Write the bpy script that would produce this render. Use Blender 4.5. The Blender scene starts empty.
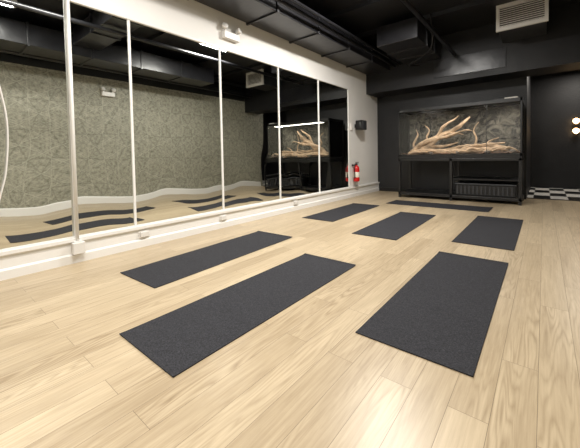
import bpy, bmesh, math, random
from mathutils import Vector, Matrix, noise
random.seed(4)
sc=bpy.context.scene
sc.view_settings.view_transform='Standard'
COL=sc.collection

# ---------------------------------------------------------------- materials
def lin(c):
    return tuple(((v/255)/12.92 if v/255<=.04045 else ((v/255+.055)/1.055)**2.4) for v in c)+(1,)
def mat(name,rgb,rough=.6,metal=0,bump=0,bscale=40,var=0,vscale=6,emit=None,es=0,spec=.5):
    m=bpy.data.materials.new(name);m.use_nodes=True
    n=m.node_tree.nodes;l=m.node_tree.links;b=n['Principled BSDF']
    b.inputs['Base Color'].default_value=lin(rgb);b.inputs['Roughness'].default_value=rough
    b.inputs['Metallic'].default_value=metal;b.inputs['Specular IOR Level'].default_value=spec
    tc=n.new('ShaderNodeTexCoord')
    if var:
        t=n.new('ShaderNodeTexNoise');t.inputs['Scale'].default_value=vscale;t.inputs['Detail'].default_value=5
        l.new(tc.outputs['Object'],t.inputs['Vector'])
        r=n.new('ShaderNodeValToRGB');r.color_ramp.elements[0].position=.3;r.color_ramp.elements[1].position=.7
        c=lin(rgb);r.color_ramp.elements[0].color=tuple(v*(1-var) for v in c[:3])+(1,)
        r.color_ramp.elements[1].color=tuple(min(1,v*(1+var)) for v in c[:3])+(1,)
        l.new(t.outputs['Fac'],r.inputs['Fac']);l.new(r.outputs['Color'],b.inputs['Base Color'])
    if bump:
        t=n.new('ShaderNodeTexNoise');t.inputs['Scale'].default_value=bscale;t.inputs['Detail'].default_value=4
        l.new(tc.outputs['Object'],t.inputs['Vector'])
        bp=n.new('ShaderNodeBump');bp.inputs['Strength'].default_value=bump;bp.inputs['Distance'].default_value=.01
        l.new(t.outputs['Fac'],bp.inputs['Height']);l.new(bp.outputs['Normal'],b.inputs['Normal'])
    if emit:
        b.inputs['Emission Color'].default_value=lin(emit);b.inputs['Emission Strength'].default_value=es
    return m
class NT:
    def __init__(s,m): s.t=m.node_tree
    def n(s,typ,**kw):
        x=s.t.nodes.new(typ)
        for k,v in kw.items():
            if k.startswith('_'): setattr(x,k[1:],v)
        return x
    def l(s,a,b): s.t.links.new(a,b)
    def math(s,op,a,b=None,c=None):
        x=s.t.nodes.new('ShaderNodeMath');x.operation=op
        for i,v in enumerate((a,b,c)):
            if v is None: continue
            if isinstance(v,(int,float)): x.inputs[i].default_value=v
            else: s.l(v,x.inputs[i])
        return x.outputs[0]
    def mix(s,f,a,b,bt='MIX'):
        x=s.t.nodes.new('ShaderNodeMix');x.data_type='RGBA';x.blend_type=bt
        for i,v in ((0,f),(6,a),(7,b)):
            if isinstance(v,(int,float)): x.inputs[i].default_value=v
            elif isinstance(v,tuple): x.inputs[i].default_value=v
            else: s.l(v,x.inputs[i])
        return x.outputs[2]

WHITE=mat('white_paint',(228,225,220),.55,bump=.15,bscale=60,var=.03,vscale=2)
TRIMW=mat('white_trim',(230,228,224),.4)
BLACK=mat('black_paint',(22,22,24),.5,bump=.25,bscale=30,var=.25,vscale=4)
BLACKG=mat('black_duct_paint',(36,36,39),.28,bump=.2,bscale=8,var=.3,vscale=5)
BMETAL=mat('black_metal',(16,16,17),.35,metal=.0)
DARKG=mat('dark_grey_panel',(46,47,50),.5,var=.2)
PLW=mat('white_plastic',(220,217,212),.35)
GREYM=mat('grey_galvanised',(170,172,175),.4,metal=.3,var=.2,vscale=12)
RED=mat('red_enamel',(190,22,20),.3)
RUB=mat('black_rubber',(16,16,16),.5)
LABEL=mat('label_paper',(225,220,205),.6)

def wood_floor():
    m=mat('oak_laminate',(205,180,145),.34);t=NT(m);b=m.node_tree.nodes['Principled BSDF']
    tc=t.n('ShaderNodeTexCoord')
    mp=t.n('ShaderNodeMapping');mp.inputs['Rotation'].default_value=(0,0,math.radians(90));t.l(tc.outputs['Object'],mp.inputs['Vector'])
    br=t.n('ShaderNodeTexBrick');br.offset=.37;br.offset_frequency=2
    for k,v in (('Scale',1),('Mortar Size',.001),('Mortar Smooth',.3),('Brick Width',1.22),('Row Height',.135),('Bias',0)):br.inputs[k].default_value=v
    br.inputs['Color1'].default_value=(0,0,0,1);br.inputs['Color2'].default_value=(1,1,1,1);br.inputs['Mortar'].default_value=(.5,.5,.5,1)
    t.l(mp.outputs['Vector'],br.inputs['Vector'])
    bw=t.n('ShaderNodeRGBToBW');t.l(br.outputs['Color'],bw.inputs['Color']);rnd=bw.outputs[0]
    cx=t.n('ShaderNodeCombineXYZ');t.l(t.math('MULTIPLY',rnd,37.),cx.inputs[0]);t.l(t.math('MULTIPLY',rnd,91.),cx.inputs[1]);t.l(t.math('MULTIPLY',rnd,13.),cx.inputs[2])
    va=t.n('ShaderNodeVectorMath',_operation='ADD');t.l(tc.outputs['Object'],va.inputs[0]);t.l(cx.outputs[0],va.inputs[1])
    def nz(sx,sy,detail,dist=0,rough=.5):
        q=t.n('ShaderNodeMapping');q.inputs['Scale'].default_value=(sx,sy,1);t.l(va.outputs[0],q.inputs['Vector'])
        z=t.n('ShaderNodeTexNoise');z.inputs['Scale'].default_value=1;z.inputs['Detail'].default_value=detail;z.inputs['Distortion'].default_value=dist;z.inputs['Roughness'].default_value=rough
        t.l(q.outputs[0],z.inputs['Vector']);return z.outputs['Fac']
    fine=nz(80,3.0,5,.3,.7)
    cath=nz(9,.7,2,.2)
    rings=t.math('ABSOLUTE',t.math('SINE',t.math('MULTIPLY',cath,60.)))
    ringmask=nz(5,.8,1)
    ringmask=t.math('MAXIMUM',t.math('MULTIPLY',t.math('SUBTRACT',ringmask,.42),4.),0.)
    ringmask=t.math('MINIMUM',ringmask,1.)
    broad=nz(4,.6,3)
    blot=nz(20,2.2,5,.6,.65)
    ra=t.n('ShaderNodeValToRGB');ra.color_ramp.elements[0].position=.2;ra.color_ramp.elements[1].position=.82
    ra.color_ramp.elements[0].color=lin((132,112,84));ra.color_ramp.elements[1].color=lin((203,185,155))
    v=t.math('ADD',t.math('MULTIPLY',fine,.5),t.math('MULTIPLY',broad,.22))
    v=t.math('ADD',v,t.math('MULTIPLY',blot,.3))
    v=t.math('ADD',v,t.math('MULTIPLY',t.math('SUBTRACT',rnd,.5),.15))
    v=t.math('ADD',v,t.math('MULTIPLY',t.math('MULTIPLY',t.math('SUBTRACT',rings,.5),ringmask),.24))
    t.l(v,ra.inputs['Fac'])
    kq=t.n('ShaderNodeMapping');kq.inputs['Scale'].default_value=(5.5,1.6,1);t.l(va.outputs[0],kq.inputs['Vector'])
    kv=t.n('ShaderNodeTexVoronoi');kv.inputs['Scale'].default_value=1;t.l(kq.outputs[0],kv.inputs['Vector'])
    kr=t.n('ShaderNodeValToRGB');kr.color_ramp.elements[0].position=.0;kr.color_ramp.elements[1].position=.09
    kr.color_ramp.elements[0].color=(.5,.5,.5,1);kr.color_ramp.elements[1].color=(0,0,0,1);t.l(kv.outputs['Distance'],kr.inputs['Fac'])
    kb=t.n('ShaderNodeRGBToBW');t.l(kr.outputs['Color'],kb.inputs['Color'])
    col=t.mix(kb.outputs[0],ra.outputs['Color'],lin((108,84,58)))
    col=t.mix(br.outputs['Fac'],col,lin((104,88,66)))
    t.l(col,b.inputs['Base Color'])
    bp=t.n('ShaderNodeBump');bp.inputs['Strength'].default_value=.25;bp.inputs['Distance'].default_value=.002
    t.l(t.math('SUBTRACT',t.math('MULTIPLY',fine,.3),br.outputs['Fac']),bp.inputs['Height']);t.l(bp.outputs[0],b.inputs['Normal'])
    return m
WOODF=wood_floor()

def wallpaper():
    m=mat('geometric_wallpaper',(150,148,136),.6);t=NT(m);b=m.node_tree.nodes['Principled BSDF']
    tc=t.n('ShaderNodeTexCoord')
    nw=t.n('ShaderNodeTexNoise');nw.inputs['Scale'].default_value=7;nw.inputs['Detail'].default_value=3;t.l(tc.outputs['Object'],nw.inputs['Vector'])
    wv=t.n('ShaderNodeVectorMath',_operation='MULTIPLY_ADD');t.l(nw.outputs['Color'],wv.inputs[0]);wv.inputs[1].default_value=(.09,.09,.09);t.l(tc.outputs['Object'],wv.inputs[2])
    sp=t.n('ShaderNodeSeparateXYZ');t.l(wv.outputs[0],sp.inputs[0])
    y,z=sp.outputs[1],sp.outputs[2]
    S=.34
    def lines(ang,w,sc_=1.,ph=0.):
        d=t.math('ADD',t.math('MULTIPLY',y,math.cos(ang)/S*sc_),t.math('MULTIPLY',z,math.sin(ang)/S*sc_))
        d=t.math('ADD',d,ph)
        f=t.math('ABSOLUTE',t.math('SUBTRACT',t.math('FRACT',t.math('ADD',d,100.)),.5))
        return t.math('LESS_THAN',f,w)
    def mx(a,c): return t.math('MAXIMUM',a,c)
    a=mx(mx(lines(0,.02),lines(math.pi/3,.02)),lines(-math.pi/3,.02))
    bb=mx(mx(lines(math.pi/6,.02,.577),lines(math.pi/2,.02,.577)),lines(-math.pi/6,.02,.577))
    fine=mx(lines(math.pi/3,.12,4.),lines(-math.pi/3,.12,4.))
    nz=t.n('ShaderNodeTexNoise');nz.inputs['Scale'].default_value=14;nz.inputs['Detail'].default_value=8;nz.inputs['Roughness'].default_value=.75;t.l(tc.outputs['Object'],nz.inputs['Vector'])
    rr_=t.n('ShaderNodeValToRGB');rr_.color_ramp.elements[0].position=.36;rr_.color_ramp.elements[1].position=.64
    rr_.color_ramp.elements[0].color=lin((112,111,97));rr_.color_ramp.elements[1].color=lin((170,167,150));t.l(nz.outputs['Fac'],rr_.inputs['Fac'])
    base=t.mix(t.math('MULTIPLY',fine,.25),rr_.outputs['Color'],lin((174,172,156)))
    base=t.mix(t.math('MULTIPLY',bb,.35),base,lin((98,97,84)))
    col=t.mix(t.math('MULTIPLY',a,.42),base,lin((188,186,170)))
    t.l(col,b.inputs['Base Color']);return m
WALLP=wallpaper()

def mirror_mat():
    m=mat('mirror_glass',(226,228,224),.0,metal=1);t=NT(m);b=m.node_tree.nodes['Principled BSDF']
    b.inputs['Roughness'].default_value=.01
    tc=t.n('ShaderNodeTexCoord');q=t.n('ShaderNodeMapping');q.inputs['Scale'].default_value=(1,2.4,1.0);t.l(tc.outputs['Object'],q.inputs[0])
    z=t.n('ShaderNodeTexNoise');z.inputs['Scale'].default_value=1.0;z.inputs['Detail'].default_value=0.4;t.l(q.outputs[0],z.inputs['Vector'])
    sp=t.n('ShaderNodeSeparateXYZ');t.l(tc.outputs['Object'],sp.inputs[0])
    fac=t.math('MAXIMUM',t.math('SUBTRACT',.0,t.math('MULTIPLY',sp.outputs[2],.95)),.04)
    bp=t.n('ShaderNodeBump');bp.inputs['Strength'].default_value=1;bp.inputs['Distance'].default_value=.013
    t.l(t.math('MULTIPLY',z.outputs['Fac'],fac),bp.inputs['Height']);t.l(bp.outputs[0],b.inputs['Normal']);return m
MIRR=mirror_mat()

def mat_rubber():
    m=mat('charcoal_foam',(44,45,50),.8,spec=.25);t=NT(m);b=m.node_tree.nodes['Principled BSDF']
    tc=t.n('ShaderNodeTexCoord')
    v=t.n('ShaderNodeTexVoronoi');v.inputs['Scale'].default_value=160;t.l(tc.outputs['Object'],v.inputs['Vector'])
    n=t.n('ShaderNodeTexNoise');n.inputs['Scale'].default_value=90;n.inputs['Detail'].default_value=6;n.inputs['Roughness'].default_value=.8;t.l(tc.outputs['Object'],n.inputs['Vector'])
    f=t.math('ADD',t.math('MULTIPLY',v.outputs['Distance'],.35),t.math('MULTIPLY',n.outputs['Fac'],.7))
    r=t.n('ShaderNodeValToRGB');r.color_ramp.elements[0].position=.38;r.color_ramp.elements[1].position=.76
    r.color_ramp.elements[0].color=lin((24,24,27));r.color_ramp.elements[1].color=lin((58,58,63))
    t.l(f,r.inputs['Fac']);t.l(r.outputs['Color'],b.inputs['Base Color'])
    bp=t.n('ShaderNodeBump');bp.inputs['Strength'].default_value=.5;bp.inputs['Distance'].default_value=.002
    t.l(f,bp.inputs['Height']);t.l(bp.outputs[0],b.inputs['Normal']);return m
MATR=mat_rubber()

def checker():
    m=mat('checker_tile',(230,230,225),.3);t=NT(m);b=m.node_tree.nodes['Principled BSDF']
    tc=t.n('ShaderNodeTexCoord');c=t.n('ShaderNodeTexChecker');c.inputs['Scale'].default_value=1
    c.inputs['Color1'].default_value=lin((232,230,224));c.inputs['Color2'].default_value=lin((14,14,14))
    q=t.n('ShaderNodeMapping');q.inputs['Location'].default_value=(.05,.07,.13);q.inputs['Scale'].default_value=(1/.28,1/.6,.3);t.l(tc.outputs['Object'],q.inputs[0]);t.l(q.outputs[0],c.inputs['Vector']);t.l(c.outputs['Color'],b.inputs['Base Color']);return m
CHECK=checker()
def rock():
    m=mat('stone_backdrop',(90,88,82),.7);t=NT(m);b=m.node_tree.nodes['Principled BSDF']
    tc=t.n('ShaderNodeTexCoord')
    n=t.n('ShaderNodeTexNoise');n.inputs['Scale'].default_value=5;n.inputs['Detail'].default_value=10;n.inputs['Roughness'].default_value=.75;n.inputs['Distortion'].default_value=1.6;t.l(tc.outputs['Object'],n.inputs['Vector'])
    r=t.n('ShaderNodeValToRGB');r.color_ramp.elements[0].position=.42;r.color_ramp.elements[1].position=.64
    r.color_ramp.elements[0].color=lin((18,19,18));r.color_ramp.elements[1].color=lin((132,128,114))
    t.l(n.outputs['Fac'],r.inputs['Fac']);t.l(r.outputs['Color'],b.inputs['Base Color'])
    bp=t.n('ShaderNodeBump');bp.inputs['Strength'].default_value=1;bp.inputs['Distance'].default_value=.08
    t.l(n.outputs['Fac'],bp.inputs['Height']);t.l(bp.outputs[0],b.inputs['Normal']);return m
ROCK=rock()
DRIFT=mat('driftwood',(178,152,122),.75,bump=.8,bscale=25,var=.4,vscale=9)
CHIP=mat('bark_substrate',(100,72,50),.9,bump=1,bscale=60,var=.5,vscale=30)
STONE=mat('grey_stone',(110,104,96),.8,bump=.8,bscale=14,var=.35,vscale=8)
def glass():
    m=bpy.data.materials.new('tank_glass');m.use_nodes=True;n=m.node_tree.nodes;l=m.node_tree.links
    n.clear();o=n.new('ShaderNodeOutputMaterial');mx=n.new('ShaderNodeMixShader');tr=n.new('ShaderNodeBsdfTransparent');g=n.new('ShaderNodeBsdfGlossy')
    g.inputs['Roughness'].default_value=.02;f=n.new('ShaderNodeFresnel');f.inputs['IOR'].default_value=1.45
    l.new(f.outputs[0],mx.inputs[0]);l.new(tr.outputs[0],mx.inputs[1]);l.new(g.outputs[0],mx.inputs[2]);l.new(mx.outputs[0],o.inputs[0]);return m
GLASS=glass()

# ---------------------------------------------------------------- geometry helpers
def link(o,par=None):
    COL.objects.link(o)
    if par: o.parent=par;o.location=o.location-par.location
    return o
def empty(name,loc):
    e=bpy.data.objects.new(name,None);e.location=loc;e.empty_display_size=.1;COL.objects.link(e);return e
def box(name,a,b,m,par=None,bev=0,rot=0):
    a,b=Vector(a),Vector(b);c=(a+b)/2;s=b-a
    bm=bmesh.new();bmesh.ops.create_cube(bm,size=1);bmesh.ops.scale(bm,vec=s,verts=bm.verts)
    if bev: bmesh.ops.bevel(bm,geom=bm.edges[:],offset=bev,segments=2,affect='EDGES',profile=.5)
    me=bpy.data.meshes.new(name);bm.to_mesh(me);bm.free();me.materials.append(m)
    o=bpy.data.objects.new(name,me);o.location=c
    if rot:o.rotation_euler=(0,0,rot)
    return link(o,par)
def smooth(me):
    for p in me.polygons:p.use_smooth=True
def tube(name,pts,rad,m,par=None,seg=12,jit=0,sub=6):
    P=[Vector(p) for p in pts];R=rad if isinstance(rad,(list,tuple)) else [rad]*len(P)
    Q=[];S=[]
    if sub>1 and len(P)>2:
        for i in range(len(P)-1):
            p0=P[max(i-1,0)];p1=P[i];p2=P[i+1];p3=P[min(i+2,len(P)-1)]
            for k in range(sub):
                t=k/sub
                Q.append(.5*((2*p1)+(p2-p0)*t+(2*p0-5*p1+4*p2-p3)*t*t+(3*p1-p0-3*p2+p3)*t**3));S.append(R[i]+(R[i+1]-R[i])*t)
        Q.append(P[-1]);S.append(R[-1])
    else:Q,S=P,list(R)
    if jit:
        Q=[q+Vector((noise.noise(q*7),noise.noise(q*7+Vector((5,0,0))),noise.noise(q*7+Vector((0,9,0)))))*S[i]*.5 for i,q in enumerate(Q)]
    org=Q[0].copy();bm=bmesh.new();rings=[];nrm=None
    for i,q in enumerate(Q):
        d=(Q[min(i+1,len(Q)-1)]-Q[max(i-1,0)]).normalized()
        if nrm is None: nrm=d.orthogonal().normalized()
        else: nrm=(nrm-d*nrm.dot(d)).normalized()
        bi=d.cross(nrm);ring=[]
        for k in range(seg):
            a=2*math.pi*k/seg;rr=S[i]
            if jit: rr*=1+jit*noise.noise((q+nrm*math.cos(a)*S[i]+bi*math.sin(a)*S[i])*9)+jit*.5*math.sin(3*a+i*.4)
            ring.append(bm.verts.new(q-org+nrm*math.cos(a)*rr+bi*math.sin(a)*rr))
        rings.append(ring)
    for A,B in zip(rings,rings[1:]):
        for k in range(seg): bm.faces.new((A[k],A[(k+1)%seg],B[(k+1)%seg],B[k]))
    bm.faces.new(rings[0][::-1]);bm.faces.new(rings[-1])
    bmesh.ops.recalc_face_normals(bm,faces=bm.faces)
    me=bpy.data.meshes.new(name);bm.to_mesh(me);bm.free();me.materials.append(m);smooth(me)
    o=bpy.data.objects.new(name,me);o.location=org;return link(o,par)
def lathe(name,prof,loc,m,par=None,seg=28):
    bm=bmesh.new();rings=[]
    for r,z in prof: rings.append([bm.verts.new((r*math.cos(2*math.pi*k/seg),r*math.sin(2*math.pi*k/seg),z)) for k in range(seg)])
    for A,B in zip(rings,rings[1:]):
        for k in range(seg): bm.faces.new((A[k],A[(k+1)%seg],B[(k+1)%seg],B[k]))
    bm.faces.new(rings[0][::-1]);bm.faces.new(rings[-1])
    me=bpy.data.meshes.new(name);bm.to_mesh(me);bm.free();me.materials.append(m);smooth(me)
    o=bpy.data.objects.new(name,me);o.location=loc;return link(o,par)
def profile_y(name,prof,y0,y1,m,par=None,x0=0,sx=1):
    bm=bmesh.new();c=(y0+y1)/2
    A=[bm.verts.new((sx*x,y0-c,z)) for x,z in prof];B=[bm.verts.new((sx*x,y1-c,z)) for x,z in prof];n=len(prof)
    for k in range(n): bm.faces.new((A[k],A[(k+1)%n],B[(k+1)%n],B[k]))
    bm.faces.new(A);bm.faces.new(B[::-1]);bmesh.ops.recalc_face_normals(bm,faces=bm.faces)
    me=bpy.data.meshes.new(name);bm.to_mesh(me);bm.free();me.materials.append(m)
    o=bpy.data.objects.new(name,me);o.location=(x0,c,0);return link(o,par)
def area(name,loc,sx,sy,e,col=(1,.965,.915),par=None,rot=(0,0,0),spread=None):
    d=bpy.data.lights.new(name,'AREA');d.shape='RECTANGLE';d.size=sx;d.size_y=sy;d.energy=e;d.color=col
    if spread:d.spread=spread
    o=bpy.data.objects.new(name,d);o.location=loc;o.rotation_euler=rot;return link(o,par)
def stone(loc,s,par):
    bm=bmesh.new();bmesh.ops.create_icosphere(bm,subdivisions=3,radius=1)
    for v in bm.verts:
        v.co*=1+.3*noise.noise(v.co*1.3+Vector(loc)*5);v.co=Vector((v.co.x*s,v.co.y*s*.7,v.co.z*s*.6))
    me=bpy.data.meshes.new('stone');bm.to_mesh(me);bm.free();me.materials.append(STONE);smooth(me)
    o=bpy.data.objects.new('stone',me);o.location=loc;return link(o,par)

W=4.5;YF=-3.2;YB=8.0;H=3.5
# ---------------------------------------------------------------- shell
box('floor',(0,YF,-.1),(W,8.2,0),WOODF)
box('ceiling',(-.15,YF-.15,H),(W+.15,8.2,H+.1),BLACK)
box('wall_left',(-.15,YF-.15,-.1),(0,8.2,H),WHITE)
box('wall_right',(W,YF-.15,-.1),(W+.15,8.2,2.87),WALLP)
box('wall_right_upper',(W,YF-.15,2.87),(W+.15,8.2,H),BLACK)
box('wall_front',(0,YF-.15,-.1),(W,YF,H),WHITE)
box('wall_back',(0,YB,0),(3.2,8.2,H),BLACK)
box('soffit_back',(0.0,7.34,2.5),(W,8.0,H),BLACK)
box('baseboard_back',(0,7.97,0),(3.2,8.0,.1),BMETAL)
profile_y('baseboard_left',[(0,0),(.045,0),(.045,.075),(.028,.09),(.028,.19),(.05,.205),(.05,.235),(0,.235)],YF,8.0,TRIMW)
profile_y('baseboard_right',[(0,0),(.02,0),(.02,.14),(.012,.155),(0,.155)],YF,8.0,TRIMW,x0=W,sx=-1)
box('floor_tiled',(3.2,8.2,-.1),(6.8,10.8,0.0),CHECK)
box('wall_far',(3.05,10.8,-.1),(6.8,10.95,3.0),BLACK)
box('wall_far_left',(3.05,8.2,-.1),(3.2,10.8,3.0),BLACK)
box('wall_far_right',(6.8,8.2,-.1),(6.95,10.95,3.0),BLACK)
box('wall_far_near',(W+.15,8.05,-.1),(6.8,8.2,3.0),BLACK)
box('ceiling_far',(3.05,8.2,3.0),(6.95,10.95,3.1),BLACK)
box('trim_1',(3.2,8.17,0.0),(W,8.22,.012),BMETAL)

# ---------------------------------------------------------------- mirror wall
mir=empty('wall_mirror',(0,3,.235))
ys=[-2.6,-1.42,-.23,.98,1.54,2.75,3.965,5.16,6.37]
for i,(a,b) in enumerate(zip(ys,ys[1:])):
    box('mirror_panel_%d'%(i+1),(0,a+.004,.235),(.012,b-.004,2.47),MIRR,mir)
for i,y in enumerate(ys):
    box('divider_%d'%(i+1),(.0,y-.012,.235),(.024,y+.012,2.47),TRIMW,mir,bev=.003)
box('top_trim',(0,-2.62,2.47),(.03,6.39,2.50),TRIMW,mir,bev=.003)
box('bottom_trim',(.0,-2.62,.235),(.026,6.39,.25),TRIMW,mir)

cp=empty('conduit_pole',(.05,.98,.1))
tube('pole',[(.05,.98,.1),(.05,.98,2.93)],.015,TRIMW,cp)
for z in (.14,.2): box('clamp',(.0,.945,z-.012),(.08,1.015,z+.012),PLW,cp,bev=.004)
box('junction_box',(.045,.93,.09),(.1,1.03,.2),PLW,cp,bev=.006)
for nm,y in (('power_outlet',2.72),('power_outlet',4.35),('power_outlet',1.62)):
    e=empty(nm,(.03,y,.14))
    box('plate',(.028,y-.06,.1),(.036,y+.06,.18),PLW,e,bev=.002)
    box('cover',(.036,y-.045,.112),(.06,y+.045,.168),PLW,e,bev=.004)
tube('hanging_cable',[(.03,.40,2.4),(.04,.47,1.7),(.04,.52,1.3),(.04,.50,.9),(.04,.44,.6),(.04,.42,.25)],.006,PLW,seg=8)

def emergency(x,y,z,sx):
    e=empty('emergency_light',(x,y,z))
    def bx(n,a,b,m,bev): 
        xs=sorted((x+sx*a[0],x+sx*b[0]));box(n,(xs[0],y+a[1],z+a[2]),(xs[1],y+b[1],z+b[2]),m,e,bev=bev)
    bx('housing',(0,-.14,-.05),(.07,.14,.05),PLW,.01)
    for s in (-1,1):
        bx('arm',(.02,s*.1-.015,.05),(.05,s*.1+.015,.075),PLW,.003)
        o=lathe('lamp_head',[(.015,-.04),(.03,-.02),(.045,.02),(.045,.035),(.035,.04)],(x+sx*.05,y+s*.12,z+.1),PLW,e,seg=20)
        o.rotation_euler=(0,sx*math.radians(70),s*.4)
emergency(0,2.94,2.68,1);emergency(W,3.0,2.5,-1)

sp=empty('wall_speaker',(0,6.72,1.66))
box('bracket',(0,6.69,1.62),(.06,6.75,1.7),BMETAL,sp)
box('cabinet',(.06,6.62,1.56),(.24,6.84,1.78),BMETAL,sp,bev=.012)
box('grille',(.24,6.635,1.575),(.248,6.825,1.765),DARKG,sp,bev=.003)
th=empty('wall_switch',(0,6.52,1.62));box('plate',(0,6.47,1.55),(.03,6.56,1.7),PLW,th,bev=.004);box('rocker',(.03,6.495,1.59),(.037,6.535,1.66),PLW,th,bev=.002)

fx,fy,fz=.11,6.55,.36
fe=empty('fire_extinguisher',(fx,fy,fz))
lathe('cylinder_body',[(.05,0),(.066,.012),(.068,.03),(.068,.30),(.06,.335),(.035,.36),(.022,.37),(.022,.39)],(fx,fy,fz),RED,fe)
lathe('label',[(.0688,.1),(.0692,.101),(.0692,.22),(.0688,.221)],(fx,fy,fz),LABEL,fe)
lathe('valve',[(.02,.385),(.026,.39),(.026,.42),(.015,.43)],(fx,fy,fz),BMETAL,fe)
box('handle_upper',(fx-.015,fy-.03,fz+.435),(fx+.015,fy+.1,fz+.45),BMETAL,fe,bev=.004)
box('handle_lower',(fx-.015,fy-.02,fz+.4),(fx+.015,fy+.09,fz+.412),BMETAL,fe,bev=.003)
tube('hose',[(fx,fy-.02,fz+.41),(fx,fy-.08,fz+.4),(fx,fy-.1,fz+.3),(fx,fy-.085,fz+.15),(fx,fy-.08,fz+.08)],[.009,.009,.009,.011,.016],RUB,fe,seg=10)
box('wall_hook',(0,fy-.02,fz+.36),(fx-.02,fy+.02,fz+.395),BMETAL,fe)

# ---------------------------------------------------------------- yoga mats
mats=[(1.929,1.575,.004,.554,1.745),(.91,1.985,.042,.554,1.74),(2.964,2.39,.001,.562,1.76),(.799,4.744,.014,.554,1.73),
      (1.903,4.31,.011,.556,1.74),(2.976,4.61,0,.56,1.75),(1.919,6.219,-.011,1.73,.554)]
def yoga(x,y,a,w,l,k):
    nx,ny=(12,48) if l>w else (48,12)
    bm=bmesh.new();T=.005;g=[]
    for lay in (0,1):
        G=[]
        for i in range(nx+1):
            row=[]
            for j in range(ny+1):
                px=(i/nx-.5)*w;py=(j/ny-.5)*l
                L=py if l>w else px;hl=max(w,l)/2;Wd=px if l>w else py
                e=max(0,(abs(L)-(hl-.06))/.06)
                z=(.006 if L>0 else .002)*e*e+.0004*(1+math.sin(L*9+k*2)*math.sin(Wd*8))
                row.append(bm.verts.new((px,py,z+(T if lay else 0))))
            G.append(row)
        g.append(G)
    for lay in (0,1):
        for i in range(nx):
            for j in range(ny):
                q=[g[lay][i][j],g[lay][i+1][j],g[lay][i+1][j+1],g[lay][i][j+1]];bm.faces.new(q if lay else q[::-1])
    for j in range(ny):
        bm.faces.new((g[0][0][j],g[1][0][j],g[1][0][j+1],g[0][0][j+1]));bm.faces.new((g[0][nx][j+1],g[1][nx][j+1],g[1][nx][j],g[0][nx][j]))
    for i in range(nx):
        bm.faces.new((g[0][i+1][0],g[1][i+1][0],g[1][i][0],g[0][i][0]));bm.faces.new((g[0][i][ny],g[1][i][ny],g[1][i+1][ny],g[0][i+1][ny]))
    me=bpy.data.meshes.new('yoga_mat');bm.to_mesh(me);bm.free();me.materials.append(MATR)
    o=bpy.data.objects.new('yoga_mat',me);o.location=(x,y,.0);o.rotation_euler=(0,0,a);COL.objects.link(o)
for k,(x,y,a,w,l) in enumerate(mats): yoga(x,y,a,w,l,k)

# ---------------------------------------------------------------- terrarium + stand
X0,X1,Y0,Y1,Z0,Z1=.92,3.17,7.0,7.75,.902,1.96
st=empty('terrarium_stand',(2.05,7.37,0))
r=.025
def rail(a,b): box('rail',a,b,BMETAL,st,bev=.003)
for x in (X0+r,2.0,X1-r):
    for y in (Y0+r,Y1-r): box('leg',(x-r,y-r,0),(x+r,y+r,.84),BMETAL,st,bev=.003)
for z in (.09,.84):
    for y in (Y0+r,Y1-r): rail((X0,y-r,z-.025),(X1,y+r,z+.025))
    for x in (X0+r,2.0,X1-r): rail((x-r,Y0,z-.025),(x+r,Y1,z+.025))
box('top_board',(X0,Y0,.865),(X1,Y1,.9),BMETAL,st)
box('lower_shelf',(X0,Y0,.115),(X1,Y1,.13),BMETAL,st)
box('middle_shelf',(2.0,Y0+.02,.44),(X1-.03,Y1,.46),BMETAL,st)
box('cabinet_body',(2.07,7.06,.13),(3.08,7.65,.34),BMETAL,st,bev=.01)
for i in range(14): box('cabinet_rib',(2.1+i*.07,7.045,.15),(2.125+i*.07,7.06,.32),DARKG,st)
box('cabinet_lid',(2.06,7.04,.34),(3.09,7.66,.365),DARKG,st,bev=.005)

tk=empty('terrarium',(2.05,7.37,.9))
fr=.028
for x in (X0+fr/2,X1-fr/2):
    for y in (Y0+fr/2,Y1-fr/2): box('corner_post',(x-fr/2,y-fr/2,Z0),(x+fr/2,y+fr/2,Z1),BMETAL,tk)
for z0,z1 in ((Z0,Z0+.05),(Z1-.06,Z1)):
    box('frame_rail',(X0,Y0,z0),(X1,Y0+.03,z1),BMETAL,tk);box('frame_rail',(X0,Y1-.03,z0),(X1,Y1,z1),BMETAL,tk)
    box('frame_rail',(X0,Y0,z0),(X0+.03,Y1,z1),BMETAL,tk);box('frame_rail',(X1-.03,Y0,z0),(X1,Y1,z1),BMETAL,tk)
box('glass_front',(X0+.03,Y0+.008,Z0+.05),(X1-.03,Y0+.014,Z1-.06),GLASS,tk)
box('glass_side',(X0+.008,Y0+.03,Z0+.05),(X0+.014,Y1-.03,Z1-.06),GLASS,tk)
box('glass_side',(X1-.014,Y0+.03,Z0+.05),(X1-.008,Y1-.03,Z1-.06),GLASS,tk)
box('glass_seam',(2.62,Y0+.0,Z0+.05),(2.626,Y0+.02,Z1-.06),BMETAL,tk)
box('backdrop',(X0+.03,Y1-.05,Z0+.02),(X1-.03,Y1-.03,Z1-.05),ROCK,tk)
box('lid_mesh',(X0+.02,Y0+.02,Z1-.012),(X1-.02,Y1-.02,Z1-.002),BMETAL,tk)
bm=bmesh.new();N,Mm=60,20;G=[]
for i in range(N+1):
    G.append([bm.verts.new((X0+.03+(X1-X0-.06)*i/N-2.05,Y0+.03+(Y1-Y0-.09)*j/Mm-7.37,.07+.035*noise.noise(Vector((i*.25,j*.3,0)))+.015*noise.noise(Vector((i*.9,j*.9,3))))) for j in range(Mm+1)])
for i in range(N):
    for j in range(Mm): bm.faces.new((G[i][j],G[i+1][j],G[i+1][j+1],G[i][j+1]))
me=bpy.data.meshes.new('substrate');bm.to_mesh(me);bm.free();me.materials.append(CHIP)
o=bpy.data.objects.new('substrate',me);o.location=(2.05,7.37,.9);link(o,tk)
def br(p,r,seg=12): tube('driftwood_branch',p,r,DRIFT,tk,seg=seg,jit=.4)
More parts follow.
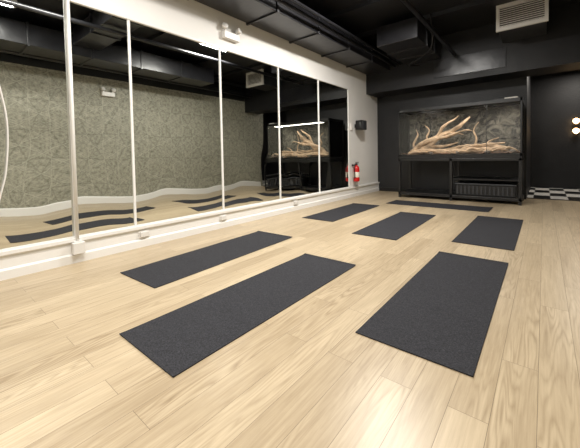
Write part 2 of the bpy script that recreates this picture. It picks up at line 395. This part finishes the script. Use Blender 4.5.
br([(1.22,7.3,.99),(1.40,7.3,1.08),(1.62,7.28,1.26),(1.85,7.33,1.40),(2.1,7.35,1.55),(2.28,7.4,1.72)],[.08,.07,.065,.055,.035,.014])
br([(1.15,7.2,1.02),(1.38,7.22,1.2),(1.66,7.25,1.30),(1.95,7.2,1.34),(2.2,7.2,1.44),(2.34,7.2,1.42)],[.055,.05,.04,.03,.018,.008])
br([(1.62,7.28,1.26),(1.72,7.3,1.42),(1.8,7.3,1.56),(1.98,7.3,1.66),(2.08,7.3,1.76)],[.04,.032,.026,.016,.007])
br([(1.5,7.32,1.2),(1.43,7.38,1.35),(1.48,7.4,1.5),(1.38,7.42,1.62)],[.03,.022,.015,.007])
br([(1.85,7.33,1.40),(2.0,7.3,1.40),(2.18,7.3,1.36)],[.028,.018,.007])
br([(1.2,7.4,1.0),(1.12,7.45,1.2),(1.2,7.5,1.4),(1.16,7.5,1.55)],[.035,.025,.015,.006])
br([(1.1,7.2,1.0),(1.5,7.15,1.03),(2.0,7.14,1.0),(2.5,7.16,1.03),(2.98,7.2,1.04)],[.05,.06,.05,.055,.03])
br([(1.7,7.35,1.02),(2.1,7.35,1.08),(2.6,7.3,1.10),(3.02,7.3,1.05)],[.05,.055,.05,.018])
br([(2.15,7.2,1.04),(2.4,7.25,1.12),(2.65,7.2,1.13),(2.9,7.22,1.16)],[.038,.036,.026,.01])
br([(1.25,7.35,1.0),(1.55,7.3,1.12),(1.85,7.25,1.13),(2.1,7.2,1.2)],[.04,.035,.025,.01])
br([(2.55,7.4,1.06),(2.62,7.42,1.2),(2.78,7.45,1.27)],[.026,.016,.006])
br([(2.3,7.5,1.0),(2.38,7.52,1.25),(2.32,7.55,1.45),(2.42,7.55,1.62)],[.028,.02,.013,.005])
for k in range(12):
    x=1.2+k*.15;a=random.uniform(-.4,.4)
    br([(x,7.1,1.0),(x+.12,7.1+a*.1,1.03+random.uniform(-.02,.04)),(x+.26,7.12,1.0)],[.012,.022,.008],seg=8)
for x,s in ((1.05,.09),(1.35,.07),(1.9,.08),(2.3,.06),(2.75,.1),(3.0,.08)): stone((x,7.5,1.0),s,tk)
for x,s in ((1.6,.05),(2.1,.04),(2.62,.05),(3.02,.05)): stone((x,7.1,.99),s,tk)
hl=empty('terrarium_lamp',(2.9,7.35,1.962))
box('lamp_body',(2.72,7.2,1.962),(3.1,7.5,2.02),BMETAL,hl,bev=.01)
box('lamp_reflector',(2.9,7.02,1.965),(3.1,7.2,1.99),PLW,hl,bev=.008)
area('lamp_glow',(2.05,7.2,1.885),1.6,.2,8,(1,.93,.85),tk)
area('lamp_glow_spot',(2.85,7.2,1.88),.2,.2,5,(1,.94,.86),tk)

# ---------------------------------------------------------------- ceiling services
def duct(name,a,b,m=BLACKG,seams='y',step=1.1):
    c=tuple((p+q)/2 for p,q in zip(a,b));e=empty(name,c)
    box('duct_body',a,b,m,e,bev=.008)
    i=1 if seams=='y' else 0
    n=int((b[i]-a[i])/step)
    for k in range(1,n+1):
        v=a[i]+k*(b[i]-a[i])/(n+1)
        A=list(a);B=list(b)
        for q in range(3):
            if q==i:A[q]=v-.018;B[q]=v+.018
            else:A[q]-=.02;B[q]+=.02
        A[0]=max(A[0],.005);B[2]=min(B[2],H)
        box('flange',A,B,m,e,bev=.003)
    return e
duct('air_duct',(.03,-2.8,2.97),(.62,7.33,3.3))
duct('air_duct',(1.0,5.7,3.02),(1.75,7.33,3.38),step=.7)
duct('air_duct',(3.35,-2.5,2.95),(3.95,5.2,3.32))
duct('air_duct',(.66,2.0,3.12),(3.33,2.45,3.42),seams='x')
for k,(x,z,rr) in enumerate(((.74,3.05,.03),(.86,3.07,.02),(2.0,3.06,.035),(4.2,3.0,.04),(4.35,3.1,.025),(4.1,3.25,.03))):
    tube('ceiling_pipe',[(x,-2.9,z),(x,7.33,z)],rr,BLACKG,seg=14)
for y in (-1.2,.8,3.3,4.9,6.1):
    box('ceiling_joist',(0.0,y-.05,3.43),(W,y+.05,H),BLACK)
tube('ceiling_cable',[(1.88,6.0,3.49),(1.86,6.2,3.0),(1.6,6.5,2.9),(1.3,6.7,2.86),(1.2,7.0,2.9),(1.3,7.31,2.96)],.012,RUB,seg=8)
v=empty('air_vent',(3.17,6.9,3.28))
box('vent_box',(2.84,6.55,3.08),(3.5,7.33,3.48),DARKG,v,bev=.01)
box('vent_frame',(2.82,6.5,3.06),(3.52,6.55,3.12),PLW,v);box('vent_frame',(2.82,6.5,3.44),(3.52,6.55,3.5),PLW,v)
box('vent_frame',(2.82,6.5,3.12),(2.87,6.55,3.44),PLW,v);box('vent_frame',(3.47,6.5,3.12),(3.52,6.55,3.44),PLW,v)
for i in range(9):
    o=box('louver',(2.87,6.505,3.135+i*.034),(3.47,6.54,3.143+i*.034),PLW,v);o.rotation_euler=(.6,0,0)
hp=empty('soffit_panel',(2.0,7.33,2.9));box('panel',(1.6,7.325,2.62),(2.9,7.34,3.0),BLACKG,hp,bev=.004)

# ---------------------------------------------------------------- lamps
def lamp(x,y,e,L=1.2,z=3.3,up=18,wd=.14):
    em=empty('ceiling_light',(x,y,z))
    box('housing',(x-wd/2-.02,y-L/2,z),(x+wd/2+.02,y+L/2,z+.06),PLW,em,bev=.006)
    for s in (-1,1): tube('rod',[(x,y+s*L*.35,z+.06),(x,y+s*L*.35,H)],.006,GREYM,em,seg=8)
    area('light',(x,y,z-.006),wd,L-.06,e,par=em)
    area('ceiling_fill',(x,y,z+.066),.1,L-.1,up,par=em,rot=(math.pi,0,0))  # added upward fill to brighten the dark ceiling, ducts and pipes
lamp(1.83,4.15,175,L=.7,up=32,wd=.3)
lamp(1.6,1.0,85)
lamp(2.7,.5,64)
lamp(2.3,-1.6,50)

sc_=empty('wall_sconce',(4.12,10.8,1.6))
box('back_plate',(4.05,10.77,1.4),(4.15,10.8,1.8),BMETAL,sc_)
BULB=mat('warm_bulb',(255,225,180),.4,emit=(255,205,140),es=8)
for z in (1.47,1.72):
    tube('arm',[(4.1,10.77,z-.06),(4.1,10.7,z-.07),(4.1,10.68,z-.04)],.01,BMETAL,sc_,seg=8)
    lathe('bulb',[(.02,-.06),(.05,-.03),(.07,.01),(.06,.05),(.02,.08)],(4.1,10.66,z),BULB,sc_,seg=16)
area('tile_fill',(4.2,9.6,2.95),.5,.5,40,(1,.93,.84))

# ---------------------------------------------------------------- world + camera
w=bpy.data.worlds.new('World');sc.world=w;w.use_nodes=True
w.node_tree.nodes['Background'].inputs[0].default_value=(.9,.93,1,1);w.node_tree.nodes['Background'].inputs[1].default_value=.05
yaw,pitch,roll=.6858,.0325,-.0185
f=Vector((-math.sin(yaw)*math.cos(pitch),math.cos(yaw)*math.cos(pitch),-math.sin(pitch)))
rr=Vector((math.cos(yaw),math.sin(yaw),0));u=rr.cross(f);c,s=math.cos(roll),math.sin(roll)
r2=c*rr+s*u;u2=-s*rr+c*u
cam=bpy.data.cameras.new('camera');co=bpy.data.objects.new('camera',cam);COL.objects.link(co)
M=Matrix((r2,u2,-f)).transposed().to_4x4();M.translation=Vector((3.4784,0,.9753));co.matrix_world=M
cam.sensor_width=36;cam.lens=36*310.65/580;cam.shift_y=-(224-166.29)/580;cam.clip_start=.02
sc.camera=co
